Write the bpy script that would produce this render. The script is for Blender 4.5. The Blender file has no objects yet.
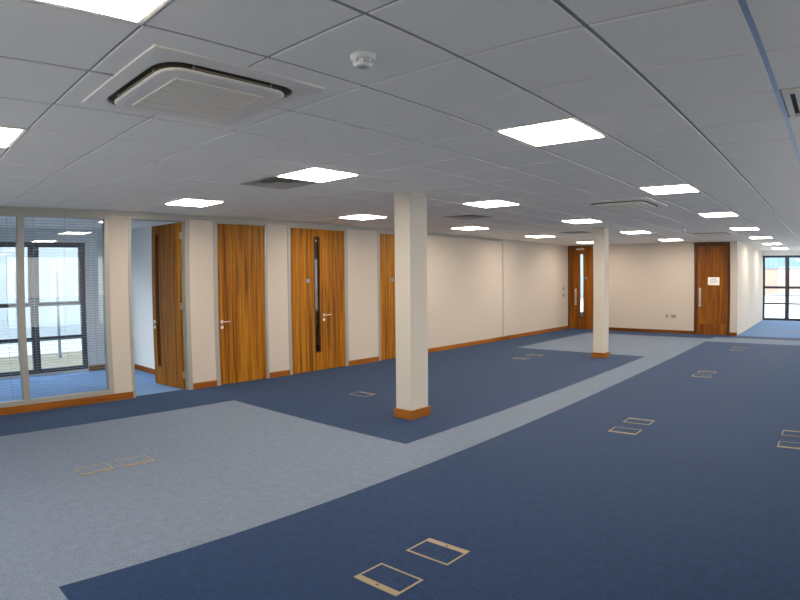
import bpy, bmesh, math, random
from mathutils import Matrix, Vector
random.seed(7)
S = bpy.context.scene
C = S.collection
PI = math.pi

# ------------------------------------------------------------------ materials
def new_mat(name):
    m = bpy.data.materials.new(name); m.use_nodes = True
    nt = m.node_tree
    b = nt.nodes.get('Principled BSDF')
    return m, nt, b

def srgb(r, g, b):
    f = lambda c: c/12.92 if c <= 0.04045 else ((c+0.055)/1.055)**2.4
    return (f(r/255), f(g/255), f(b/255), 1)

def simple(name, col, rough=0.5, metal=0.0, spec=0.5):
    m, nt, b = new_mat(name)
    b.inputs['Base Color'].default_value = (*col[:3], 1)
    b.inputs['Roughness'].default_value = rough
    b.inputs['Metallic'].default_value = metal
    b.inputs['Specular IOR Level'].default_value = spec
    return m

def noisy(name, c1, c2, scale, rough=0.8, bump=0.0, spec=0.3, detail=3.0, stretch=(1, 1, 1)):
    m, nt, b = new_mat(name)
    tc = nt.nodes.new('ShaderNodeTexCoord'); mp = nt.nodes.new('ShaderNodeMapping')
    mp.inputs['Scale'].default_value = stretch
    n = nt.nodes.new('ShaderNodeTexNoise'); n.inputs['Scale'].default_value = scale; n.inputs['Detail'].default_value = detail
    r = nt.nodes.new('ShaderNodeValToRGB')
    r.color_ramp.elements[0].position = 0.3; r.color_ramp.elements[0].color = (*c1[:3], 1)
    r.color_ramp.elements[1].position = 0.7; r.color_ramp.elements[1].color = (*c2[:3], 1)
    L = nt.links.new
    L(tc.outputs['Object'], mp.inputs['Vector']); L(mp.outputs[0], n.inputs['Vector'])
    L(n.outputs['Fac'], r.inputs['Fac']); L(r.outputs[0], b.inputs['Base Color'])
    b.inputs['Roughness'].default_value = rough; b.inputs['Specular IOR Level'].default_value = spec
    if bump:
        bp = nt.nodes.new('ShaderNodeBump'); bp.inputs['Strength'].default_value = bump; bp.inputs['Distance'].default_value = 0.01
        L(n.outputs['Fac'], bp.inputs['Height']); L(bp.outputs[0], b.inputs['Normal'])
    return m

def carpet(name, lo, hi, sheen):
    m, nt, b = new_mat(name); L = nt.links.new
    tc = nt.nodes.new('ShaderNodeTexCoord')
    n1 = nt.nodes.new('ShaderNodeTexNoise'); n1.inputs['Scale'].default_value = 85; n1.inputs['Detail'].default_value = 4; n1.inputs['Roughness'].default_value = 0.7
    n2 = nt.nodes.new('ShaderNodeTexNoise'); n2.inputs['Scale'].default_value = 14; n2.inputs['Detail'].default_value = 3
    mx = nt.nodes.new('ShaderNodeMath'); mx.operation = 'MULTIPLY_ADD'; mx.inputs[1].default_value = 0.22
    r = nt.nodes.new('ShaderNodeValToRGB')
    r.color_ramp.elements[0].position = 0.42; r.color_ramp.elements[0].color = (*lo, 1)
    r.color_ramp.elements[1].position = 0.80; r.color_ramp.elements[1].color = (*hi, 1)
    L(tc.outputs['Object'], n1.inputs['Vector']); L(tc.outputs['Object'], n2.inputs['Vector'])
    L(n2.outputs['Fac'], mx.inputs[0]); L(n1.outputs['Fac'], mx.inputs[2]); L(mx.outputs[0], r.inputs['Fac'])
    L(r.outputs[0], b.inputs['Base Color'])
    b.inputs["Roughness"].default_value = 0.8; b.inputs["Specular IOR Level"].default_value = 0.16
    b.inputs['Sheen Weight'].default_value = sheen; b.inputs['Sheen Roughness'].default_value = 0.45
    b.inputs['Sheen Tint'].default_value = (0.55, 0.75, 1, 1)
    bp = nt.nodes.new('ShaderNodeBump'); bp.inputs['Strength'].default_value = 0.35; bp.inputs['Distance'].default_value = 0.004
    L(n1.outputs['Fac'], bp.inputs['Height']); L(bp.outputs[0], b.inputs['Normal'])
    return m

def wood(name, dark, mid, light, grain=9.0, rough=0.3, horizontal=False):
    m, nt, b = new_mat(name); L = nt.links.new
    tc = nt.nodes.new('ShaderNodeTexCoord'); oi = nt.nodes.new('ShaderNodeObjectInfo')
    add = nt.nodes.new('ShaderNodeVectorMath'); add.operation = 'ADD'
    sc = nt.nodes.new('ShaderNodeVectorMath'); sc.operation = 'SCALE'; sc.inputs['Scale'].default_value = 13.0
    cmb = nt.nodes.new('ShaderNodeCombineXYZ')
    for i in range(3): L(oi.outputs['Random'], cmb.inputs[i])
    L(cmb.outputs[0], sc.inputs[0]); L(tc.outputs['Object'], add.inputs[0]); L(sc.outputs[0], add.inputs[1])
    mp = nt.nodes.new('ShaderNodeMapping'); mp.inputs['Scale'].default_value = (0.6, 0.6, grain) if horizontal else (grain, grain, 0.45)
    n = nt.nodes.new('ShaderNodeTexNoise'); n.inputs['Scale'].default_value = 1.0; n.inputs['Detail'].default_value = 4; n.inputs['Distortion'].default_value = 0.6
    mp2 = nt.nodes.new('ShaderNodeMapping'); mp2.inputs['Scale'].default_value = (2, 2, 70) if horizontal else (95, 95, 1.6)
    n2 = nt.nodes.new('ShaderNodeTexNoise'); n2.inputs['Scale'].default_value = 1.0; n2.inputs['Detail'].default_value = 3
    ma = nt.nodes.new('ShaderNodeMath'); ma.operation = 'MULTIPLY_ADD'; ma.inputs[1].default_value = 0.75
    sub = nt.nodes.new('ShaderNodeMath'); sub.operation = 'SUBTRACT'; sub.inputs[1].default_value = 0.37
    L(add.outputs[0], mp.inputs[0]); L(add.outputs[0], mp2.inputs[0]); L(mp.outputs[0], n.inputs['Vector']); L(mp2.outputs[0], n2.inputs['Vector'])
    L(n2.outputs['Fac'], ma.inputs[0]); L(n.outputs['Fac'], ma.inputs[2]); L(ma.outputs[0], sub.inputs[0])
    r = nt.nodes.new('ShaderNodeValToRGB'); e = r.color_ramp.elements
    e[0].position = 0.30; e[0].color = (*dark[:3], 1); e[1].position = 0.72; e[1].color = (*light[:3], 1)
    k = e.new(0.5); k.color = (*mid[:3], 1)
    L(sub.outputs[0], r.inputs['Fac']); L(r.outputs[0], b.inputs['Base Color'])
    b.inputs['Roughness'].default_value = rough; b.inputs['Specular IOR Level'].default_value = 0.12
    return m

def glass_mat(name, tint=(0.93, 0.97, 1.0), refl=1.0):
    m = bpy.data.materials.new(name); m.use_nodes = True; nt = m.node_tree; nt.nodes.clear(); L = nt.links.new
    o = nt.nodes.new('ShaderNodeOutputMaterial'); t = nt.nodes.new('ShaderNodeBsdfTransparent'); t.inputs[0].default_value = (*tint, 1)
    g = nt.nodes.new('ShaderNodeBsdfGlossy'); g.inputs['Roughness'].default_value = 0.0
    ge = nt.nodes.new('ShaderNodeNewGeometry'); dt = nt.nodes.new('ShaderNodeVectorMath'); dt.operation = 'DOT_PRODUCT'
    L(ge.outputs['Normal'], dt.inputs[0]); L(ge.outputs['Incoming'], dt.inputs[1])
    def mth(op, a, b_=None):
        q = nt.nodes.new('ShaderNodeMath'); q.operation = op
        for k, v in enumerate((a, b_)):
            if v is None: continue
            if isinstance(v, (int, float)): q.inputs[k].default_value = v
            else: L(v, q.inputs[k])
        return q.outputs[0]
    sch = mth('ADD', mth('MULTIPLY', mth('POWER', mth('SUBTRACT', 1.0, mth('ABSOLUTE', dt.outputs['Value'])), 5.0), 0.96), 0.04)
    mu = nt.nodes.new('ShaderNodeMath'); mu.operation = 'MULTIPLY'; mu.inputs[1].default_value = refl; L(sch, mu.inputs[0])
    x = nt.nodes.new('ShaderNodeMixShader')
    L(mu.outputs[0], x.inputs[0]); L(t.outputs[0], x.inputs[1]); L(g.outputs[0], x.inputs[2]); L(x.outputs[0], o.inputs[0])
    return m

def emit(name, col, strength):
    m = bpy.data.materials.new(name); m.use_nodes = True; nt = m.node_tree; nt.nodes.clear()
    o = nt.nodes.new('ShaderNodeOutputMaterial'); e = nt.nodes.new('ShaderNodeEmission')
    e.inputs[0].default_value = (*col, 1); e.inputs[1].default_value = strength
    nt.links.new(e.outputs[0], o.inputs[0]); return m

def brick_mat(name):
    m, nt, b = new_mat(name); L = nt.links.new
    tc = nt.nodes.new('ShaderNodeTexCoord'); mp = nt.nodes.new('ShaderNodeMapping'); mp.inputs['Rotation'].default_value = (PI/2, 0, 0)
    br = nt.nodes.new('ShaderNodeTexBrick'); br.inputs['Color1'].default_value = (0.44, 0.27, 0.20, 1); br.inputs['Color2'].default_value = (0.38, 0.225, 0.16, 1)
    br.inputs['Mortar'].default_value = (0.36, 0.27, 0.22, 1); br.inputs['Scale'].default_value = 3.0
    L(tc.outputs['Object'], mp.inputs[0]); L(mp.outputs[0], br.inputs['Vector']); L(br.outputs['Color'], b.inputs['Base Color'])
    b.inputs['Roughness'].default_value = 0.9
    return m

LED_STRENGTH = 34.0
M = {}
M['plaster'] = noisy('plaster', (0.472, 0.412, 0.366), (0.484, 0.424, 0.378), 30, 0.75, 0.03, 0.25)
M['plaster_white'] = noisy('plaster_white', (0.80, 0.79, 0.76), (0.83, 0.82, 0.79), 30, 0.75, 0.03, 0.25)
M['plaster_pale'] = noisy('plaster_pale', (0.50, 0.46, 0.41), (0.515, 0.475, 0.425), 30, 0.75, 0.03, 0.25)
M['tile'] = noisy('ceiling_tile', (0.935, 0.875, 0.79), (0.955, 0.895, 0.81), 160, 0.9, 0.05, 0.15)
M['rail'] = simple('ceiling_rail', (0.36, 0.35, 0.34), 0.42, 0.0, 0.35)
M['alu'] = simple('aluminium_frame', (0.29, 0.275, 0.25), 0.42, 0.2, 0.4)
M['sheen_metal'] = simple('window_sheen_metal', (0.70, 0.76, 0.88), 0.35, 0.9)  # blue window reflection put into the metal's base colour
M['steel'] = simple('satin_steel', (0.60, 0.54, 0.48), 0.32, 1.0)
M['door_wood'] = wood('zebrano_door', (0.125, 0.040, 0.0015), (0.26, 0.092, 0.003), (0.37, 0.155, 0.007), 16.0, 0.42)
M['far_wood'] = wood('walnut_door', (0.100, 0.030, 0.0035), (0.18, 0.056, 0.0055), (0.26, 0.090, 0.010), 9.0, 0.35)
M['frame_wood'] = wood('dark_frame_wood', (0.05, 0.02, 0.007), (0.085, 0.034, 0.011), (0.12, 0.05, 0.016), 8.0, 0.4)
M['skirting'] = wood('skirting_wood', (0.17, 0.052, 0.006), (0.25, 0.082, 0.010), (0.31, 0.115, 0.018), 10.0, 0.35, True)
M['back_skirting'] = wood('dark_skirting_wood', (0.09, 0.03, 0.005), (0.14, 0.05, 0.008), (0.18, 0.07, 0.012), 10.0, 0.4, True)
M['carpet_blue'] = carpet('carpet_blue', (0.0003, 0.0045, 0.022), (0.0070, 0.033, 0.107), 0.11)
M['carpet_grey'] = carpet('carpet_grey', (0.078, 0.100, 0.144), (0.18, 0.218, 0.298), 0.04)
M['carpet_office_daylit'] = carpet('carpet_office_daylit', (0.10, 0.20, 0.40), (0.20, 0.35, 0.62), 0.15)  # office daylight painted in as a lighter blue
M['carpet_passage_daylit'] = carpet('carpet_passage_daylit', (0.038, 0.088, 0.195), (0.095, 0.185, 0.37), 0.15)  # same blue carpet, strong window daylight put into a lighter colour
M['glass'] = glass_mat('clear_glass')
M['slit_glass'] = glass_mat('slit_glass', (0.8, 0.85, 0.85))
M['black'] = simple('dark_grey_window_frame', (0.022, 0.026, 0.036), 0.4, 0.0, 0.5)
M['led'] = emit('led_diffuser', (1.0, 0.88, 0.70), LED_STRENGTH)
M['white'] = simple('white_plastic', (0.80, 0.79, 0.77), 0.45)
M['trimwhite'] = simple('white_painted_metal', (0.78, 0.76, 0.72), 0.4)
M['acwhite'] = simple('air_conditioner_plastic', (0.82, 0.76, 0.68), 0.4)
M['accream'] = simple('air_conditioner_grille', (0.82, 0.74, 0.61), 0.5)
M['slotdark'] = simple('dark_duct', (0.075, 0.052, 0.030), 0.6)
M['duct'] = simple('brown_duct', (0.30, 0.26, 0.20), 0.7)
M['vane'] = simple('vane_plastic', (0.42, 0.37, 0.30), 0.4)
M['diffuser'] = simple('diffuser_metal', (0.50, 0.47, 0.42), 0.5)
M['brass'] = simple('floor_box_rim', (0.22, 0.17, 0.11), 0.6, 0.05)
M['hole'] = simple('dark_slot', (0.05, 0.035, 0.02), 0.7)
M['blind'] = simple('blind_slat', (0.30, 0.32, 0.35), 0.45)
M['signblue'] = simple('sign_disc', (0.13, 0.19, 0.28), 0.4)
M['paper'] = simple('paper', (0.85, 0.84, 0.80), 0.8)
M['ink'] = simple('ink', (0.25, 0.25, 0.26), 0.8)
M['socket'] = simple('socket_plate', (0.27, 0.24, 0.215), 0.4, 0.1)
M['green'] = simple('green_button', (0.05, 0.30, 0.14), 0.5)
M['darkplate'] = simple('dark_plate', (0.10, 0.12, 0.11), 0.4)
M['concrete'] = noisy('pale_paving', (0.62, 0.61, 0.58), (0.72, 0.71, 0.68), 1.5, 0.9)
M['sand'] = noisy('sandy_gravel', (0.21, 0.18, 0.12), (0.28, 0.24, 0.17), 9, 0.95)
M['tarmac'] = noisy('grey_tarmac', (0.16, 0.17, 0.18), (0.24, 0.25, 0.26), 2, 0.9)
M['render'] = noisy('white_render', (0.36, 0.385, 0.40), (0.42, 0.445, 0.46), 0.8, 0.9)
M['brick'] = brick_mat('brickwork')
M['cladding'] = simple('blue_cladding', (0.17, 0.25, 0.36), 0.6, 0.0, 0.2)
M['fence'] = simple('fence_steel', (0.16, 0.20, 0.24), 0.5, 0.3)
M['wire'] = simple('fence_wire', (0.35, 0.38, 0.42), 0.5, 0.3)

# ------------------------------------------------------------------ helpers
def box(bm, x0, x1, y0, y1, z0, z1, mi=0, bev=0.0):
    vs = [bm.verts.new((x, y, z)) for z in (z0, z1) for y in (y0, y1) for x in (x0, x1)]
    fs = [bm.faces.new([vs[i] for i in f]) for f in
          ((0, 2, 3, 1), (4, 5, 7, 6), (0, 1, 5, 4), (2, 6, 7, 3), (0, 4, 6, 2), (1, 3, 7, 5))]
    for f in fs: f.material_index = mi
    if bev:
        es = list({e for f in fs for e in f.edges})
        bmesh.ops.bevel(bm, geom=es, offset=bev, segments=2, affect='EDGES', profile=0.7)
    return fs

def cyl(bm, p0, p1, r0, r1=None, seg=16, mi=0):
    r1 = r0 if r1 is None else r1
    p0, p1 = Vector(p0), Vector(p1); d = (p1-p0).normalized()
    a = d.orthogonal().normalized(); b = d.cross(a)
    A, B = [], []
    for i in range(seg):
        t = 2*PI*i/seg; v = a*math.cos(t)+b*math.sin(t)
        A.append(bm.verts.new(p0+v*r0)); B.append(bm.verts.new(p1+v*r1))
    fs = [bm.faces.new(A[::-1]), bm.faces.new(B)]
    for i in range(seg):
        j = (i+1) % seg; fs.append(bm.faces.new((A[i], A[j], B[j], B[i])))
    for f in fs: f.material_index = mi; f.smooth = len(f.verts) == 4
    return fs

def obj(name, bm, mats, parent=None, loc=None, kind=None, label=None, cat=None, group=None):
    bmesh.ops.recalc_face_normals(bm, faces=bm.faces)
    me = bpy.data.meshes.new(name); bm.to_mesh(me); bm.free()
    for m in (mats if isinstance(mats, (list, tuple)) else [mats]): me.materials.append(m)
    o = bpy.data.objects.new(name, me); C.objects.link(o)
    if parent: o.parent = parent
    if loc: o.location = loc
    props(o, kind, label, cat, group)
    return o

def props(o, kind=None, label=None, cat=None, group=None):
    if kind: o['kind'] = kind
    if label: o['label'] = label
    if cat: o['category'] = cat
    if group: o['group'] = group

def thing(name, label, cat, loc=(0, 0, 0), rotz=0, group=None, kind=None):
    o = bpy.data.objects.new(name, None); o.empty_display_size = 0.1; C.objects.link(o)
    o.location = loc; o.rotation_euler = (0, 0, rotz)
    props(o, kind, label, cat, group)
    return o

def copy_tree(o, loc, label):
    def rec(s, par):
        c = s.copy(); C.objects.link(c); c.parent = par
        for ch in [q for q in s.children]: rec(ch, c)
        return c
    r = rec(o, None); r.location = loc; r['label'] = label
    return r

def B(): return bmesh.new()

# ------------------------------------------------------------------ key dimensions (metres; camera stands above the origin)
H = 2.60                      # ceiling height
XW = -7.80                    # face of the left wall
XB = -7.90                    # back of the left wall
YB = 16.87                    # face of the back wall
XC = -2.55                    # corner where the passage begins
YF = 23.5                     # far window wall
XR = 3.2                      # unseen right-hand wall with added daylight openings
YN = -4.0                     # wall behind the camera
XO = -10.80                   # outer wall of the office
GX, GY, T = -0.227, 0.842, 0.60   # ceiling grid

# ------------------------------------------------------------------ floor
bm = B()
xs = [XO, XB, -6.70, -3.63, -3.07, 0.93, XR]
ys = [YN, 0.68, 4.19, 11.68, 15.15, 15.85, 16.30, 16.97, 18.80, 19.15, YF]
def light_zone(x, y):
    if x < XB: return False
    if x > 0.93: return True  # unseen strip, made pale to bounce daylight up to the ceiling
    if y < 0.68 and x > -3.07: return True
    if y < 4.19 and -6.70 < x < -3.07: return True
    if -3.63 < x < -3.07 and y < 15.85: return True
    if -6.70 < x < -3.63 and 11.68 < y < 15.85: return True
    if x > -3.07 and 15.15 < y < 16.30: return True
    if x > -3.07 and 18.80 < y < 19.15: return True
    return False
vg = {}
def V(x, y):
    if (x, y) not in vg: vg[(x, y)] = bm.verts.new((x, y, 0))
    return vg[(x, y)]
xs2 = sorted(xs + [XC]); ys2 = sorted(ys + [4.33])
for i in range(len(xs2)-1):
    for j in range(len(ys2)-1):
        f = bm.faces.new((V(xs2[i], ys2[j]), V(xs2[i+1], ys2[j]), V(xs2[i+1], ys2[j+1]), V(xs2[i], ys2[j+1])))
        cx, cy = (xs2[i]+xs2[i+1])/2, (ys2[j]+ys2[j+1])/2
        f.material_index = 1 if light_zone(cx, cy) else (2 if cx < XB and cy < 4.33 else (3 if cy > 16.9 and cx > XC else 0))
ext = bmesh.ops.extrude_face_region(bm, geom=list(bm.faces))
for v in [g for g in ext['geom'] if isinstance(g, bmesh.types.BMVert)]: v.co.z -= 0.12
obj('floor', bm, [M['carpet_blue'], M['carpet_grey'], M['carpet_office_daylit'], M['carpet_passage_daylit']], kind='structure',
    label='dark blue and pale grey carpeted office floor', cat='floor')

# ------------------------------------------------------------------ lights, diffusers and units: cells of the ceiling grid
def cell(j, k): return (GX-(j+.5)*T, GY+(k+.5)*T)     # j to the left, k away from the camera
LED_CELLS = [(2, k) for k in (-1, 4, 9, 14, 19, 24, 29, 34)] + [(6, k) for k in (-1, 4, 9, 14, 19, 24)] + [(10, k) for k in (4, 9, 14, 19, 24)]
DIFF_CELLS = [(7, 4), (8, 11), (8, 18)]
GRILLE_CELL = (-1, 4)
skip = set(LED_CELLS + DIFF_CELLS + [GRILLE_CELL])

# ------------------------------------------------------------------ ceiling
bm = B(); gr = B()
box(bm, XO-.15, XR+.15, YN-.15, YF+.15, H+0.014, H+0.16, 0)
jmin, jmax = -6, 18; kmin, kmax = -9, 38
for j in range(jmin, jmax):
    for k in range(kmin, kmax):
        if (j, k) in skip: continue
        cx, cy = cell(j, k)
        x0, x1, y0, y1 = max(cx-.289, XO), min(cx+.289, XR), max(cy-.293, YN), min(cy+.293, YF)
        if x1-x0 < .03 or y1-y0 < .03: continue
        if x0 < XB+.0 and x1 > XW: pass
        c = 0.004
        t = [bm.verts.new(p) for p in ((x0, y0, H+.0145), (x1, y0, H+.0145), (x1, y1, H+.0145), (x0, y1, H+.0145))]
        m_ = [bm.verts.new(p) for p in ((x0, y0, H+c), (x1, y0, H+c), (x1, y1, H+c), (x0, y1, H+c))]
        l = [bm.verts.new(p) for p in ((x0+c, y0+c, H), (x1-c, y0+c, H), (x1-c, y1-c, H), (x0+c, y1-c, H))]
        for a, b in ((t, m_), (m_, l)):
            for q in range(4): bm.faces.new((a[q], a[(q+1) % 4], b[(q+1) % 4], b[q]))
        bm.faces.new(l)
obj('ceiling', bm, M['tile'], kind='structure', label='suspended ceiling of square grey-white tiles', cat='ceiling')
for j in range(jmin, jmax+1):
    x = GX-j*T
    if XO < x < XR and j: box(gr, x-.013, x+.013, YN, YF, H+.007, H+.014)
for k in range(kmin, kmax+1):
    y = GY+k*T
    if YN < y < YF: box(gr, XO, XR, y-.009, y+.009, H+.0075, H+.014)
obj('trim_ceiling', gr, M['rail'], kind='structure', label='pale metal grid rails between the ceiling tiles', cat='ceiling grid')

bm = B(); box(bm, GX-.014, GX+.014, YN, YF, H+.001, H+.014)
obj('trim_4', bm, M['sheen_metal'], kind='structure', label='wider metal ceiling strip near the right edge, tinted with blue window reflection', cat='ceiling strip')
# ------------------------------------------------------------------ walls
def wall(name, boxes, mat, label, bev=0):
    bm = B()
    for b in boxes: box(bm, *b)
    return obj(name, bm, mat, kind='structure', label=label, cat='wall')

HD = 2.535                                   # underside of the head rail
D = dict(g_end=2.898, d1=(3.178, 4.159), d2=(4.575, 5.590), d3=(6.012, 7.408), d4=(8.213, 9.27))
lw = [(XB, XW, D['g_end'], D['d1'][0], 0, H), (XB, XW, D['d1'][1], D['d2'][0], 0, H), (XB, XW, D['d2'][1], D['d3'][0], 0, H),
      (XB, XW, D['d3'][1], D['d4'][0], 0, H), (XB, XW, D['d4'][1], 17.1, 0, H), (XB, XW, 17.1, 21.0, 0, .45), (XB, XW, 17.1, 21.0, 2.45, H), (XB, XW, 21.0, YF, 0, H), (XB, XW, YN, -0.70, 0, H)]  # hidden opening beyond the back wall added to brighten the door slit
for a in ('d1', 'd2', 'd3', 'd4'): lw.append((XB, XW, D[a][0], D[a][1], HD, H))
lw.append((XB, XW, -0.70, D['g_end'], HD, H))
wall('wall_left', lw, M['plaster'], 'cream plaster wall along the left with doors and glazing')
wall('wall_back', [(XW, -7.80, YB, YB+.1, 0, H), (-6.80, -3.79, YB, YB+.1, 0, H), (-2.75, XC, YB, YB+.1, 0, H),
                   (-7.80, -6.80, YB, YB+.1, 2.585, H), (-3.79, -2.75, YB, YB+.1, 2.585, H)][1:], M['plaster'], 'cream plaster back wall between the two walnut doors')
wall('wall_passage', [(XC-.1, XC, YB+.1, YF, 0, H)], M['plaster_pale'], 'white wall running from the far corner to the end window')
# far wall around the end window
wall('wall_far', [(XC-.1, -2.56, YF, YF+.15, 0, H), (-2.56, XR, YF, YF+.15, 2.42, H), (-7.8, XC-.1, YF, YF+.15, 0, .1), (-7.8, XC-.1, YF, YF+.15, 2.42, H)],  # hidden rear-room opening, added to light the door slit
     M['plaster_white'], 'white wall strip above and beside the end window')
# office behind the glazed screen and the closed rooms beyond it
wall('wall_office', [(XO, XB, 4.33, 4.43, 0, H)], M['plaster_white'], 'white partition wall behind the open door')
wall('wall_outer', [(XO-.15, XO, 3.53, 16.5, 0, H), (XO-.15, XO, -1.1, 3.53, 2.36, H), (XO-.15, XO, YN-.15, -1.1, 0, H),
                    (XO-.15, XO, -1.1, 3.53, 0, .035)],
     M['plaster_white'], 'white outer wall beside the office window')
wall('wall_divider', [(XO, XB, 16.4, 16.5, 0, H), (XO, XB, 9.7, 9.8, 0, H)], M['plaster_white'], 'white cross wall between the closed rooms')
wall('wall_near', [(XO, -7.7, YN-.15, YN, 0, H), (-7.7, -1.5, YN-.15, YN, 0, .2), (-7.7, -1.5, YN-.15, YN, 2.5, H), (-4.7, -4.5, YN-.15, YN, .2, 2.5), (-1.5, XR, YN-.15, YN, 0, H)], M['plaster'], 'cream wall behind the viewpoint with openings added for daylight')  # unseen openings added to daylight the left part of the ceiling
rw = []
rw.append((XR, XR+.2, YN, 3.0, 0, H)); y = 3.0  # unseen wall: solid near part and openings shaped for ceiling brightness
while y < YF-0.5:
    sill = .3
    rw.append((XR, XR+.2, y, y+.6, 0, H)); rw.append((XR, XR+.2, y+.6, min(y+3.0, YF), 0, sill)); rw.append((XR, XR+.2, y+.6, min(y+3.0, YF), 2.45, H)); y += 3.0
wall('wall_right', rw, M['plaster_white'], 'white right-hand wall, unseen, with openings added for daylight')

# ------------------------------------------------------------------ head rail, seam
bm = B(); box(bm, XW, XW+.008, -0.7, 12.87, HD, H-.002)
obj('trim_1', bm, M['alu'], kind='structure', label='grey metal head rail along the top of the left wall', cat='rail')
bm = B(); box(bm, XW, XW+.006, 12.86, 12.90, .10, H-.002)
obj('trim_2', bm, M['alu'], kind='structure', label='thin grey vertical joint strip in the left wall', cat='joint strip')

# ------------------------------------------------------------------ skirting
def skirt(name, x0, x1, y0, y1, label, h=.095, m='skirting'):
    bm = B(); box(bm, x0, x1, y0, y1, 0, h, 0, .004)
    obj(name, bm, M[m], kind='structure', label=label, cat='skirting')
skirt('baseboard_left', XW, XW+.018, -0.7, D['d1'][0], 'brown wooden skirting under the glazed screen')
skirt('baseboard_left.001', XW, XW+.018, D['d1'][1], D['d2'][0], 'short wooden skirting between the open door and the next door')
skirt('baseboard_left.002', XW, XW+.018, D['d2'][1], D['d3'][0], 'short wooden skirting between the plain door and the double door')
skirt('baseboard_left.003', XW, XW+.018, D['d3'][1], D['d4'][0], 'short wooden skirting right of the double door')
skirt('baseboard_left.004', XW, XW+.018, D['d4'][1], YB, 'long wooden skirting along the bare left wall')
skirt('baseboard_back', -6.80, -3.79, YB-.018, YB, 'wooden skirting along the back wall', m='back_skirting')
skirt('baseboard_back.001', -2.75, XC+.012, YB-.018, YB, 'short wooden skirting right of the door with the notice', m='back_skirting')
skirt('baseboard_office', XO, XO+.018, 3.53, 4.33, 'wooden skirting beside the office window')
skirt('baseboard_office.001', XO+.02, XB, 4.312, 4.33, 'wooden skirting of the partition behind the open door')

# ------------------------------------------------------------------ glazed screen (window_1)
w1 = thing('window_1', 'glazed office screen with grey frame and open venetian blinds', 'glazed screen', (XW, 0, 0), 0, None, 'structure')
fr = B()
edges = [(-0.70, -0.63), (0.40, 0.49), (1.62, 1.712), (2.824, 2.898)]
for a, b in edges: box(fr, -.10, .006, a, b, .095, HD, 0, .003)
for (a, b), (c, d) in zip(edges, edges[1:]):
    box(fr, -.10, .006, b, c, .095, .155, 0, .003); box(fr, -.10, .006, b, c, HD-.05, HD, 0, .003)
obj('frame', fr, M['alu'], w1)
for (a, b), (c, d) in zip(edges, edges[1:]):
    g = B(); box(g, -.024, -.018, b, c, .155, HD-.05); obj('glass_pane', g, M['glass'], w1)
    s = B(); z = .19
    while z < HD-.07:
        box(s, -.056, -.050, b+.012, c-.012, z, z+.0038); z += .034
    for q in (0.12, 0.5, 0.88):
        yy = b+(c-b)*q; box(s, -.0435, -.0420, yy-.002, yy+.002, .16, HD-.05)
    obj('venetian_blind', s, M['blind'], w1)
bm = B(); box(bm, XB, XW, -0.70, D['g_end'], 0, .095)
obj('trim_3', bm, M['plaster'], kind='structure', label='low upstand under the glazed screen', cat='upstand')

# ------------------------------------------------------------------ doors
def leaf_mesh(x0, x1, z0, z1, y0, y1, slit=None):
    bm = B()
    if slit is None:
        box(bm, x0, x1, y0, y1, z0, z1, 0, .002)
    else:
        a, b, c, d = slit
        for (p, q, r, s) in ((x0, a, z0, z1), (b, x1, z0, z1), (a, b, z0, c), (a, b, d, z1)):
            box(bm, p, q, y0, y1, r, s)
    return bm

def add_slit(leaf, slit, yc, beadmat):
    a, b, c, d = slit
    g = B(); box(g, a, b, yc-.003, yc+.003, c, d); obj('vision_panel', g, M['slit_glass'], leaf)
    e = B()
    for y0, y1 in ((yc-.030, yc-.020), (yc+.020, yc+.030)):
        for (p, q, r, s) in ((a-.010, a+.004, c-.01, d+.01), (b-.004, b+.010, c-.01, d+.01), (a, b, c-.01, c+.004), (a, b, d-.004, d+.01)):
            box(e, p, q, y0, y1, r, s)
    obj('glazing_bead', e, beadmat, leaf)

def lever(leaf, x, z, y, sgn, side=-1):
    # lever handle on the face at local y; sgn: direction of the lever along x; side: -1 = towards -y
    bm = B()
    cyl(bm, (x, y, z), (x, y+side*.010, z), .027, None, 20)
    cyl(bm, (x, y+side*.010, z), (x, y+side*.050, z), .010, None, 12)
    cyl(bm, (x-sgn*.008, y+side*.050, z), (x+sgn*.125, y+side*.050, z), .0095, .008, 12)
    cyl(bm, (x, y, z-.085), (x, y+side*.008, z-.085), .025, None, 20)
    cyl(bm, (x, y+side*.008, z-.085), (x, y+side*.014, z-.085), .008, None, 12)
    obj('door_handle', bm, M['steel'], leaf)

def pull(leaf, x, z0, z1, y):
    bm = B()
    box(bm, x-.033, x+.033, y-.004, y, z0-.05, z1+.05, 0, .001)
    cyl(bm, (x, y-.045, z0), (x, y-.045, z1), .011, None, 14)
    for z in (z0+.03, z1-.03): cyl(bm, (x, y, z), (x, y-.045, z), .008, None, 10)
    obj('pull_handle', bm, M['steel'], leaf)

def disc(leaf, x, z, y):
    bm = B(); cyl(bm, (x, y, z), (x, y-.003, z), .038, None, 28); o = obj('sign_disc', bm, M['signblue'], leaf)

def alu_frame(root, w, fl, frr, ztop):
    bm = B()
    box(bm, 0, fl, -.006, .106, 0, ztop, 0, .003); box(bm, w-frr, w, -.006, .106, 0, ztop, 0, .003)
    box(bm, fl, w-frr, -.006, .106, ztop-.035, ztop, 0, .003)
    # door stops
    box(bm, fl, fl+.012, .055, .095, 0, ztop-.035); box(bm, w-frr-.012, w-frr, .055, .095, 0, ztop-.035)
    obj('door_frame', bm, M['alu'], root)

ZT = HD
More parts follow.
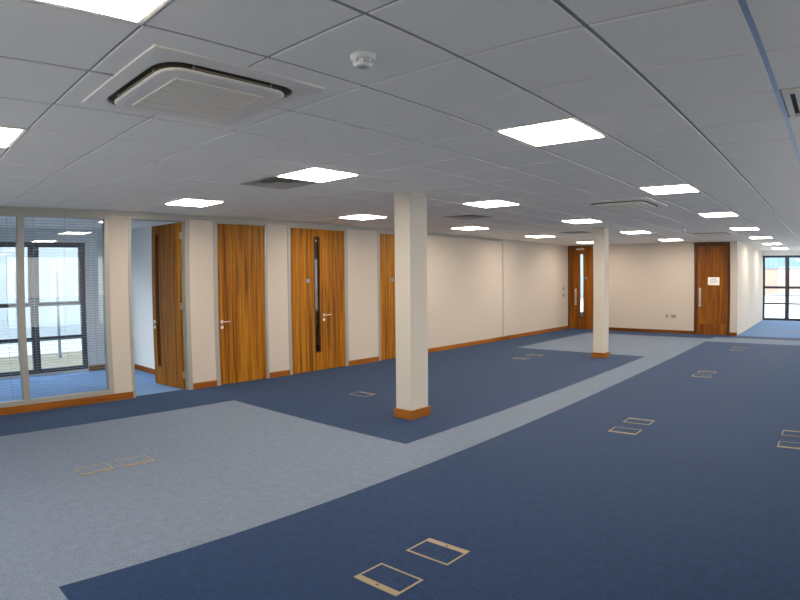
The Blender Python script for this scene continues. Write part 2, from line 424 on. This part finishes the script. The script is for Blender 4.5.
# door 1: open into the office, hinged on the right jamb
w = D['d1'][1]-D['d1'][0]
d1 = thing('door_1', 'open wooden door with narrow glass slit, swung back into the office', 'door', (XW, D['d1'][0], 0), PI/2, None, 'structure')
alu_frame(d1, w, .046, .075, ZT)
lf = leaf_mesh(0, .80, .008, ZT-.04, 0, .045, (.60, .675, .30, 2.34))
leaf = obj('door_leaf', lf, M['door_wood'], d1, (w-.080, .106, 0))
leaf.rotation_euler = (0, 0, math.radians(96))     # leaf runs away from the opening
add_slit(leaf, (.60, .675, .30, 2.34), .0225, M['frame_wood'])
lever(leaf, .735, .99, .045, -1, 1); lever(leaf, .735, .99, 0, -1, -1)
for z in (.22, 1.25, 2.30):
    bm = B(); box(bm, -.006, .002, -.012, .03, z-.05, z+.05); cyl(bm, (-.006, -.012, z-.05), (-.006, -.012, z+.05), .007, None, 10)
    obj('hinge', bm, M['steel'], leaf)

# door 2: plain closed door
w = D['d2'][1]-D['d2'][0]
d2 = thing('door_2', 'closed plain zebra-grained wooden door with lever handle', 'door', (XW, D['d2'][0], 0), PI/2, None, 'structure')
alu_frame(d2, w, .070, .052, ZT)
leaf = obj('door_leaf', leaf_mesh(.073, w-.055, .008, ZT-.038, .004, .050), M['door_wood'], d2)
lever(leaf, .135, .985, .004, 1)
# door 3: pair of leaves, slit at the meeting edge
w = D['d3'][1]-D['d3'][0]; y3 = D['d3'][0]
d3 = thing('door_3', 'closed wide double door with tall dark glass slit', 'double door', (XW, y3, 0), PI/2, None, 'structure')
alu_frame(d3, w, .064, .076, ZT)
sl = (6.61-y3, 6.725-y3, .335, 2.36)
leaf = obj('door_leaf', leaf_mesh(.067, 6.757-y3, .008, ZT-.038, .004, .050, sl), M['door_wood'], d3)
add_slit(leaf, sl, .027, M['frame_wood']); disc(leaf, 6.456-y3, 1.59, .004)
leaf = obj('door_leaf', leaf_mesh(6.760-y3, w-.079, .008, ZT-.038, .004, .050), M['door_wood'], d3)
lever(leaf, 6.815-y3, .985, .004, 1)
# door 4: partly behind the column
w = D['d4'][1]-D['d4'][0]; y4 = D['d4'][0]
d4 = thing('door_4', 'closed wooden door half hidden behind the nearer column', 'door', (XW, y4, 0), PI/2, None, 'structure')
alu_frame(d4, w, .057, .057, ZT)
leaf = obj('door_leaf', leaf_mesh(.060, w-.060, .008, ZT-.038, .004, .050), M['door_wood'], d4)
disc(leaf, 8.64-y4, 1.585, .004); lever(leaf, w-.12, .985, .004, -1)

def wood_frame(root, w, f, ztop, head=.065):
    bm = B()
    box(bm, 0, f, -.014, .10, 0, ztop, 0, .003); box(bm, w-f*.75, w, -.014, .10, 0, ztop, 0, .003); box(bm, f, w-f*.75, -.014, .10, ztop-head, ztop, 0, .003)
    obj('door_frame', bm, M['frame_wood'], root)
# door 5: far left corner of back wall
d5 = thing('door_5', 'walnut door with lit glass slit in the far corner', 'door', (-7.798, YB, 0), 0, None, 'structure')
w = .995; wood_frame(d5, w, .035, 2.585, .035)
sl = (.395, .525, .36, 2.33)
leaf = obj('door_leaf', leaf_mesh(.037, w-.03, .008, 2.548, -.004, .042, sl), M['far_wood'], d5)
add_slit(leaf, sl, .019, M['frame_wood']); pull(leaf, .255, .80, 1.20, -.004); disc(leaf, .60, 1.59, -.004)
bm = B(); box(bm, .30, .56, -.05, -.004, 2.45, 2.51, 0, .004); box(bm, .50, .52, -.14, -.05, 2.485, 2.497); box(bm, .36, .51, -.14, -.12, 2.485, 2.497)
obj('door_closer', bm, M['steel'], leaf)
# door 6: right end of back wall
d6 = thing('door_6', 'walnut door with paper notice near the far right corner', 'door', (-3.79, YB, 0), 0, None, 'structure')
w = 1.04; wood_frame(d6, w, .10, 2.585, .115)
leaf = obj('door_leaf', leaf_mesh(.102, w-.077, .008, 2.468, -.004, .042), M['far_wood'], d6)
pull(leaf, .165, .84, 1.26, -.004)
bm = B(); box(bm, .112, w-.09, -.006, -.004, .012, .30, 0, .0008); obj('kick_plate', bm, M['far_wood'], leaf)

pn = thing('paper_notice', 'white printed paper notice taped to the right walnut door', 'notice', (-3.225, YB-.0045, 1.50))
bm = B(); box(bm, -.165, .165, -.0012, 0, -.11, .11); obj('sheet', bm, M['paper'], pn)
for z, a, b, h in ((.055, -.09, .09, .02), (.005, -.12, .12, .022), (-.045, -.10, .11, .018)):
    bm = B(); x = a
    while x < b:
        l = random.uniform(.025, .05); box(bm, x, min(x+l, b), -.0018, -.0012, z-h/2, z+h/2); x += l+.012
    obj('printed_line', bm, M['ink'], pn)

# ------------------------------------------------------------------ columns
def column(x0, x1, y0, y1, label):
    r = thing('column', label, 'column', ((x0+x1)/2, (y0+y1)/2, 0), 0, None, 'structure')
    a, b = (x1-x0)/2, (y1-y0)/2
    bm = B(); box(bm, -a, a, -b, b, 0, H, 0, .004); obj('shaft', bm, M['plaster_pale'], r)
    bm = B(); e = .02
    for q in ((-a-e, a+e, -b-e, -b), (-a-e, a+e, b, b+e), (-a-e, -a, -b, b), (a, a+e, -b, b)): box(bm, *q, 0, .105)
    obj('skirting', bm, M['skirting'], r)
column(-4.465, -4.235, 4.99, 5.30, 'nearer cream square column in the middle of the picture')
column(-4.535, -4.29, 11.02, 11.26, 'farther, smaller cream square column in front of the back wall')

# ------------------------------------------------------------------ ceiling lights
def make_led(label, loc):
    t = thing('led_panel', label, 'ceiling light', loc, 0, 'LED ceiling panels')
    bm = B(); o, i = .295, .264
    for q in ((-o, o, -o, -i), (-o, o, i, o), (-o, -i, -i, i), (i, o, -i, i)): box(bm, *q, -.004, .013, 0, .0015)
    obj('light_frame', bm, M['trimwhite'], t)
    bm = B(); box(bm, -i, i, -i, i, -.008, .012); obj('light_diffuser', bm, M['led'], t)
    return t
LED_LABELS = {
 (2, -1): 'nearest LED ceiling light, cut off by the top edge of the photo at left',
 (2, 4): 'large square LED ceiling light right of centre, largest one wholly in the photo',
 (2, 9): 'square LED ceiling light just right of the second air conditioner',
 (2, 14): 'LED ceiling light straight above the door with the paper notice',
 (2, 19): 'LED ceiling light above the start of the passage beyond the notice door',
 (2, 24): 'LED ceiling light in the passage, third from the end window',
 (2, 29): 'thin LED ceiling light in the passage, second from the end window',
 (2, 34): 'farthest and thinnest LED ceiling light, nearest the end window',
 (6, -1): 'square LED ceiling light cut off by the left edge of the photo',
 (6, 4): 'square LED ceiling light touching the large grey air diffuser on its left',
 (6, 9): 'larger LED ceiling light just to the upper right of the nearer column',
 (6, 14): 'LED ceiling light just above the top of the farther column, to its left',
 (6, 19): 'LED ceiling light just right of the top of the farther column',
 (6, 24): 'thin LED ceiling light against the back wall, left of the notice door',
 (10, 4): 'LED ceiling light above the open door on the left',
 (10, 9): 'LED ceiling light above the fourth door, left of the nearer column',
 (10, 14): 'LED ceiling light close to the left wall, first one right of the nearer column',
 (10, 19): 'LED ceiling light near the left wall, between its joint strip and the far corner',
 (10, 24): 'LED ceiling light above the far corner door with the glass slit',
}
proto = None
for c in LED_CELLS:
    x, y = cell(*c); loc = (x, y, H); lab = LED_LABELS[c]
    if proto is None: proto = make_led(lab, loc)
    else: copy_tree(proto, loc, lab)

# ------------------------------------------------------------------ air conditioners (cassette units)
def rrect(h, r, n=8):
    pts = []
    for cx, cy, a0 in ((h-r, h-r, 0), (-h+r, h-r, PI/2), (-h+r, -h+r, PI), (h-r, -h+r, 3*PI/2)):
        for i in range(n+1):
            a = a0+PI/2*i/n; pts.append((cx+r*math.cos(a), cy+r*math.sin(a)))
    return pts
def loft(bm, rings, cap_first=False, cap_last=False, mi=0):
    vs = [[bm.verts.new((x, y, z)) for x, y in pts] for pts, z in rings]
    n = len(vs[0])
    for a, b in zip(vs, vs[1:]):
        for i in range(n):
            f = bm.faces.new((a[i], a[(i+1) % n], b[(i+1) % n], b[i])); f.material_index = mi
    if cap_first: bm.faces.new(vs[0]).material_index = mi
    if cap_last: bm.faces.new(vs[-1]).material_index = mi
def sq(h, n=8): return rrect(h, .004, n)
def make_ac(label, loc):
    t = thing('air_conditioner', label, 'air conditioner', loc, 0, 'ceiling cassette air conditioners')
    bm = B()          # flat outer panel: a plate with a rounded opening
    loft(bm, [(sq(.470), 0), (sq(.470), -.008), (sq(.466), -.011), (rrect(.400, .135), -.020), (rrect(.388, .125), -.018), (rrect(.388, .125), .0)])
    obj('outer_panel', bm, M['acwhite'], t)
    bm = B(); loft(bm, [(rrect(.389, .125), -.004), (rrect(.389, .125), -.001)], True, True)
    loft(bm, [(rrect(.348, .105), -.003), (rrect(.349, .105), -.030)]); obj('air_duct', bm, M['slotdark'], t)
    bm = B()          # hanging centre plate
    loft(bm, [(rrect(.345, .103), -.029), (rrect(.354, .107), -.0295), (rrect(.354, .107), -.035), (rrect(.344, .10), -.041), (rrect(.310, .08), -.044)], True, True)
    obj('centre_plate', bm, M['acwhite'], t)
    for s in range(4):
        bm = B(); R = Matrix.Rotation(s*PI/2, 4, 'Z')
        box(bm, -.215, .215, -.356, -.3485, -.0225, -.0195, 0, .0008); box(bm, -.222, -.215, -.356, -.3485, -.028, -.008); box(bm, .215, .222, -.356, -.3485, -.028, -.008)
        for v in bm.verts: v.co = R @ v.co
        obj('air_vane', bm, M['vane'], t)
    bm = B(); g = .255
    box(bm, -g, g, -g, g, -.0448, -.0435)
    for k in range(5):
        xx = -g+.012+(k+.5)*(2*g-.024)/5
        box(bm, xx-.045, xx+.045, -g+.012, g-.012, -.049, -.0445, 0, .0015)
    for q in ((-g, g, -g, -g+.012), (-g, g, g-.012, g), (-g, -g+.012, -g, g), (g-.012, g, -g, g)): box(bm, *q, -.050, -.0445)
    obj('intake_grille', bm, M['accream'], t)
    return t
ac_spots = [((-2.640, 1.435, H), 'large white ceiling air conditioner nearest the camera, upper left'),
            ((-2.627, 7.542, H), 'middle-distance ceiling air conditioner, above the top of the farther column'),
            ((-2.627, 13.60, H), 'farthest ceiling air conditioner, just above the door with the paper notice')]
ac = make_ac(ac_spots[0][1], ac_spots[0][0])
for l, lab in ac_spots[1:]: copy_tree(ac, l, lab)

# ------------------------------------------------------------------ air diffusers
def make_diffuser(label, loc):
    t = thing('air_diffuser', label, 'air diffuser', loc, 0, 'square louvred air diffusers')
    bm = B(); o, i = .290, .262
    for q in ((-o, o, -o, -i), (-o, o, i, o), (-o, -i, -i, i), (i, o, -i, i)): box(bm, *q, -.003, .012, 0, .001)
    obj('diffuser_frame', bm, M['diffuser'], t)
    bm = B(); box(bm, -i, i, -i, i, .0125, .0135); obj('air_duct', bm, M['duct'], t)
    bm = B()
    for h in (.258, .205, .150, .095):
        loft(bm, [(sq(h, 1), -.002), (sq(h-.050, 1), .005), (sq(h-.053, 1), .0035), (sq(h-.004, 1), -.004)])
    box(bm, -.04, .04, -.04, .04, -.003, .004)
    obj('louvres', bm, M['diffuser'], t)
    return t
dl = ['square grey louvred air diffuser touching an LED light, largest of the diffusers',
      'small grey air diffuser right of the nearer column',
      'faint grey air diffuser left of the farther column, farthest one']
df = None
for c, lab in zip(DIFF_CELLS, dl):
    x, y = cell(*c)
    if df is None: df = make_diffuser(lab, (x, y, H))
    else: copy_tree(df, (x, y, H), lab)
x, y = cell(*GRILLE_CELL)
t = thing('air_grille', 'cream slotted ceiling air grille cut off by the right edge of the photo', 'air grille', (x, y, H))
bm = B(); o = .272
for q in ((-o, o, -o, -o+.03), (-o, o, o-.03, o), (-o, -o+.035, -o+.03, o-.03), (o-.035, o, -o+.03, o-.03)): box(bm, *q, -.012, .013, 0, .002)
obj('grille_frame', bm, M['acwhite'], t)
bm = B(); box(bm, -o+.03, o-.03, -o+.02, o-.02, .008, .013); obj('air_duct', bm, M['slotdark'], t)
bm = B()
for k in range(8):
    xx = -o+.078+k*.054; box(bm, xx-.013, xx+.013, -o+.03, o-.03, -.010, .004, 0, .002)
obj('grille_bars', bm, M['acwhite'], t)

# ------------------------------------------------------------------ smoke detectors
def make_smoke(label, loc):
    t = thing('smoke_detector', label, 'smoke detector', loc, 0, 'ceiling smoke detectors')
    bm = B(); cyl(bm, (0, 0, 0), (0, 0, -.014), .058, .056, 32); cyl(bm, (0, 0, -.014), (0, 0, -.022), .056, .046, 32); obj('base', bm, M['white'], t)
    bm = B()
    cyl(bm, (0, 0, -.020), (0, 0, -.042), .034, .036, 28); cyl(bm, (0, 0, -.042), (0, 0, -.054), .042, .034, 28)
    for k in range(8):
        a = k*PI/4; cyl(bm, (.040*math.cos(a), .040*math.sin(a), -.020), (.040*math.cos(a), .040*math.sin(a), -.044), .005, None, 8)
    obj('sensor_chamber', bm, M['white'], t)
    bm = B(); cyl(bm, (0, 0, -.054), (0, 0, -.0555), .020, None, 20); obj('mesh_cap', bm, M['diffuser'], t)
    return t
sm = make_smoke('round white smoke detector on the ceiling near the nearest air conditioner', (-1.727, 1.735, H))
copy_tree(sm, (-2.98, 12.25, H), 'tiny far smoke detector on the ceiling left of the farthest air conditioner')

# ------------------------------------------------------------------ floor boxes
def make_box(label, loc, rotz, cm):
    t = thing('floor_box', label, 'floor box', loc, rotz, 'brass-edged floor boxes in the carpet')
    a, b, e, s = .155, .112, .013, .044      # half length, half depth, rim, wide lifting strip at -y
    bm = B()
    for q in ((-a, a, b-e, b), (-a, -a+e, -b, b-e), (a-e, a, -b, b-e)): box(bm, *q, 0, .004)
    box(bm, -a+e, a-e, -b, -b+.006, 0, .004)
    obj('rim', bm, M['brass'], t)
    bm = B(); box(bm, -a+e, a-e, -b+.006, -b+s, 0, .0036); st = obj('lifting_strip', bm, M['brass'], t)
    bm = B(); cyl(bm, (0, -b+.024, .0034), (0, -b+.024, .0042), .009, None, 14); obj('finger_hole', bm, M['hole'], st)
    bm = B(); box(bm, -a+e, a-e, -b+s, b-e, 0, .003); obj('carpet_lid', bm, cm, t)
    return t
cb, cg = M['carpet_blue'], M['carpet_grey']
boxes = [(-1.965, 2.115, 0, cb, 'nearest brass-edged floor box in the blue carpet, at the bottom edge of the photo'),
         (-1.965, 2.555, PI, cb, 'second nearest floor box, just beyond the one at the bottom edge'),
         (-2.010, 5.865, 0, cb, 'nearer floor box of the pair in mid blue carpet right of the grey strip'),
         (-2.010, 6.335, PI, cb, 'farther floor box of the pair in mid blue carpet right of the grey strip'),
         (-2.030, 9.76, 0, cb, 'nearer floor box of the second pair before the notice door'),
         (-2.030, 10.20, PI, cb, 'farther floor box of the second pair before the notice door'),
         (-2.030, 13.60, 0, cb, 'nearer floor box of the farthest pair, before the passage'),
         (-2.030, 14.05, PI, cb, 'farther floor box of the farthest pair, before the passage'),
         (-0.270, 6.04, 0, cb, 'floor box cut by the right edge of the photo, nearer of two'),
         (-0.270, 6.52, PI, cb, 'floor box cut by the right edge of the photo, farther of two'),
         (-4.985, 1.60, PI/2, cg, 'left floor box of the two set in the pale grey carpet'),
         (-4.985, 2.00, PI/2, cg, 'right floor box of the two set in the pale grey carpet'),
         (-5.72, 5.68, PI, cb, 'small floor box in the blue carpet left of the nearer column'),
         (-5.72, 10.16, 0, cb, 'nearer floor box in the blue carpet between the two columns'),
         (-5.72, 10.72, PI, cb, 'farther floor box in the blue carpet between the two columns')]
cache = {}
for x, y, r, m, lab in boxes:
    if m.name not in cache: cache[m.name] = make_box(lab, (x, y, 0), r, m)
    else:
        o = copy_tree(cache[m.name], (x, y, 0), lab); o.rotation_euler = (0, 0, r)

# ------------------------------------------------------------------ wall fittings
def plate(name, label, cat, loc, rotz, hw, hh, extra):
    t = thing(name, label, cat, loc, rotz)
    bm = B(); box(bm, -hw, hw, -.010, 0, -hh, hh, 0, .002); obj('face_plate', bm, extra['plate'], t)
    for d in extra['draw']:
        bm = B(); d(bm); obj(extra['name'], bm, extra['mat'], t)
def pin(c):
    return [(lambda bm, q=q: box(bm, c+q[0], c+q[1], -.0115, -.010, q[2], q[3])) for q in ((-.004, .004, .012, .026), (-.016, -.008, -.016, -.010), (.008, .016, -.016, -.010))]
plate('wall_socket', 'small single wall socket low on the back wall, left of the wider one', 'socket', (-4.60, YB, .49), 0, .045, .045, dict(plate=M['socket'], draw=pin(0), name='pin_hole', mat=M['hole']))
plate('wall_socket', 'wider double wall socket low on the back wall, nearer the notice door', 'socket', (-4.40, YB, .49), 0, .075, .045, dict(plate=M['socket'], draw=pin(-.035)+pin(.035), name='pin_hole', mat=M['hole']))
plate('door_release', 'small grey button plate on the left wall beside the far corner door', 'button', (XW, 16.50, 1.26), PI/2, .045, .06, dict(plate=M['socket'], draw=[lambda bm: cyl(bm, (0, -.010, 0), (0, -.018, 0), .028, None, 20)], name='push_button', mat=M['green']))
plate('switch_plate', 'small dark switch plate on the left wall under the button plate', 'switch', (XW, 16.50, 1.05), PI/2, .045, .05, dict(plate=M['socket'], draw=[lambda bm: box(bm, -.03, .03, -.016, -.010, -.035, .035, 0, .002)], name='rocker', mat=M['darkplate']))

# ------------------------------------------------------------------ office window (window_2)
w2 = thing('window_2', 'dark framed floor-length office window seen through the glazed screen', 'window', (XO, 0, 0), 0, None, 'structure')
fr = B(); x0, x1 = -.10, -.03
zb, zt = .035, 2.36
vert = [(-1.10, -1.02), (-.36, -.22), (1.06, 1.20), (2.48, 2.62), (3.44, 3.53)]
for a, b in vert: box(fr, x0, x1+(.015 if b-a > .1 else 0), a, b, zb, zt, 0, .003)
for (a, b), (c, d) in zip(vert, vert[1:]):
    for p, q in ((zb, zb+.07), (zt-.085, zt), (.61, .68), (1.225, 1.30)): box(fr, x0, x1, b, c, p, q, 0, .003)
    # slimmer inner sash line of the upper light
    for (p, q, r, s) in ((b, b+.03, 1.30, zt-.085), (c-.03, c, 1.30, zt-.085)): box(fr, x0+.01, x1-.01, p, q, r, s)
obj('window_frame', fr, M['black'], w2)
for (a, b), (c, d) in zip(vert, vert[1:]):
    g = B(); box(g, -.068, -.062, b, c, zb+.07, zt-.085); obj('window_pane', g, M['glass'], w2)

# end window (window_3)
w3 = thing('window_3', 'dark framed floor-length window at the end of the passage', 'window', (0, YF, 0), 0, None, 'structure')
fr = B(); vert = [(-2.56, -2.475), (-1.70, -1.54), (-.74, -.57), (.23, .40), (1.20, 1.37), (2.17, 2.34), (3.12, 3.2)]
for a, b in vert: box(fr, a, b, .03, .10, 0, 2.42, 0, .003)
for (a, b), (c, d) in zip(vert, vert[1:]):
    for p, q in ((0, .09), (2.34, 2.42), (.60, .66), (1.19, 1.28)): box(fr, b, c, .03, .10, p, q, 0, .003)
obj('window_frame', fr, M['black'], w3)
for (a, b), (c, d) in zip(vert, vert[1:]):
    g = B(); box(g, b, c, .062, .068, .09, 2.34); obj('window_pane', g, M['glass'], w3)

# ------------------------------------------------------------------ outside
bm = B()
box(bm, -90, 60, 23.66, 110, -.30, -.05, 0); box(bm, XR+.2, 60, -60, 23.66, -.30, -.05, 0)
box(bm, -14.6, XO-.15, -40, 23.66, -.30, -.05, 1); box(bm, -90, -14.6, -40, 23.66, -.30, -.06, 0); box(bm, XO-.15, XR+.2, -40, YN-.15, -.30, -.05, 0)
box(bm, -40, 20, 55.0, 59.6, -.29, -.045, 2)
obj('ground', bm, [M['concrete'], M['sand'], M['tarmac']], kind='structure', label='pale paving and sandy strip outside the windows', cat='ground')
wh = thing('warehouse', 'blue clad building with brick base beyond the end window', 'building', (-10, 60, -.05))
bm = B(); box(bm, -40, 40, 0, 14, 0, 2.45); obj('brick_base', bm, M['brick'], wh)
bm = B(); box(bm, -40.1, 40.1, -.1, 14.1, 2.45, 7.5)
for k in range(161): box(bm, -40+k*.5-.05, -40+k*.5+.05, -.15, -.1, 2.45, 7.5)
obj('metal_cladding', bm, M['cladding'], wh)
bm = B(); box(bm, -40.4, 40.4, -.5, 14.5, 7.5, 7.8); obj('roof_edge', bm, M['render'], wh)
ob = thing('outbuilding', 'pale rendered building beyond the mesh fence outside the office window', 'building', (-18.0, 4, -.06))
bm = B(); box(bm, -5, 0, -14, 50, 0, 4.2); obj('rendered_wall', bm, M['render'], ob)
bm = B(); box(bm, -5.2, .25, -14.2, 50.2, 4.2, 4.4); obj('roof_edge', bm, M['render'], ob)
fe = thing('mesh_fence', 'grey steel mesh fence outside the office window', 'fence', (-13.5, 0, -.05))
for k in range(7):
    yy = -.97+k*.94
    bm = B(); box(bm, -.03, .03, yy-.03, yy+.03, 0, 1.95, 0, .004); obj('post', bm, M['fence'], fe)
bm = B()
z = .10
while z < 1.86: box(bm, .028, .034, -1.0, 4.70, z, z+.006); z += .10
yy = -1.0
while yy < 4.70: box(bm, .034, .039, yy, yy+.005, .08, 1.86); yy += .06
obj('mesh_panel', bm, M['wire'], fe)

# ------------------------------------------------------------------ daylight
W = bpy.data.worlds.new('sky'); S.world = W; W.use_nodes = True; nt = W.node_tree; nt.nodes.clear()
o = nt.nodes.new('ShaderNodeOutputWorld'); bg = nt.nodes.new('ShaderNodeBackground')
tc = nt.nodes.new('ShaderNodeTexCoord'); sp = nt.nodes.new('ShaderNodeSeparateXYZ'); rp = nt.nodes.new('ShaderNodeValToRGB')
rp.color_ramp.elements[0].position = 0.0; rp.color_ramp.elements[0].color = (1.0, 0.985, 0.96, 1)
rp.color_ramp.elements[1].position = 0.6; rp.color_ramp.elements[1].color = (0.86, 0.93, 1.0, 1)
nt.links.new(tc.outputs['Generated'], sp.inputs[0]); nt.links.new(sp.outputs['Z'], rp.inputs[0]); nt.links.new(rp.outputs[0], bg.inputs[0])
bg.inputs[1].default_value = 3.8
nt.links.new(bg.outputs[0], o.inputs[0])
sl_ = bpy.data.lights.new('hazy_sun', 'SUN'); so = bpy.data.objects.new('hazy_sun', sl_); C.objects.link(so)
sl_.energy = 4.5; sl_.angle = math.radians(50); sl_.color = (0.93, 0.97, 1.0)
so.rotation_euler = Vector((0.60, 0.80, -0.45)).to_track_quat('-Z', 'Y').to_euler(); so.location = (-30, -40, 22)

# ------------------------------------------------------------------ camera: wide-angle lens with the barrel curvature of the photograph
cam = bpy.data.cameras.new('camera'); co = bpy.data.objects.new('camera', cam); C.objects.link(co)
S.render.engine = 'CYCLES'
cam.type = 'PANO'
tg = cam if hasattr(cam, 'panorama_type') else cam.cycles
tg.panorama_type = 'FISHEYE_LENS_POLYNOMIAL'
tg.fisheye_fov = PI
tg.fisheye_polynomial_k0 = 0.0
for i, k in enumerate((0.038210965308040364, 9.062733907545125e-07, -2.413236449034204e-06, -7.817817606107656e-09)):
    setattr(tg, 'fisheye_polynomial_k%d' % (i+1), -k)
cam.sensor_width = 36; cam.sensor_height = 27; cam.clip_end = 500
yaw, pit, roll = 0.7216050122876096, -0.0379751659, -0.00980336405
fwd = Vector((-math.sin(yaw), math.cos(yaw), 0)); right = Vector((math.cos(yaw), math.sin(yaw), 0)); up = Vector((0, 0, 1))
f2 = fwd*math.cos(pit)+up*math.sin(pit); u2 = up*math.cos(pit)-fwd*math.sin(pit)
a, b = math.cos(roll), math.sin(roll)
r3 = right*a+u2*b; u3 = u2*a-right*b
Mx = Matrix((r3, u3, -f2)).transposed().to_4x4(); Mx.translation = (0, 0, 1.625)
co.matrix_world = Mx
S.camera = co
vs = S.view_settings
vs.view_transform = 'Standard'; vs.look = 'None'; vs.gamma = 1.0; vs.exposure = 0.34; vs.use_curve_mapping = False
S.cycles.max_bounces = 10; S.cycles.diffuse_bounces = 5; S.cycles.transparent_max_bounces = 24
S.cycles.sample_clamp_indirect = 8.0
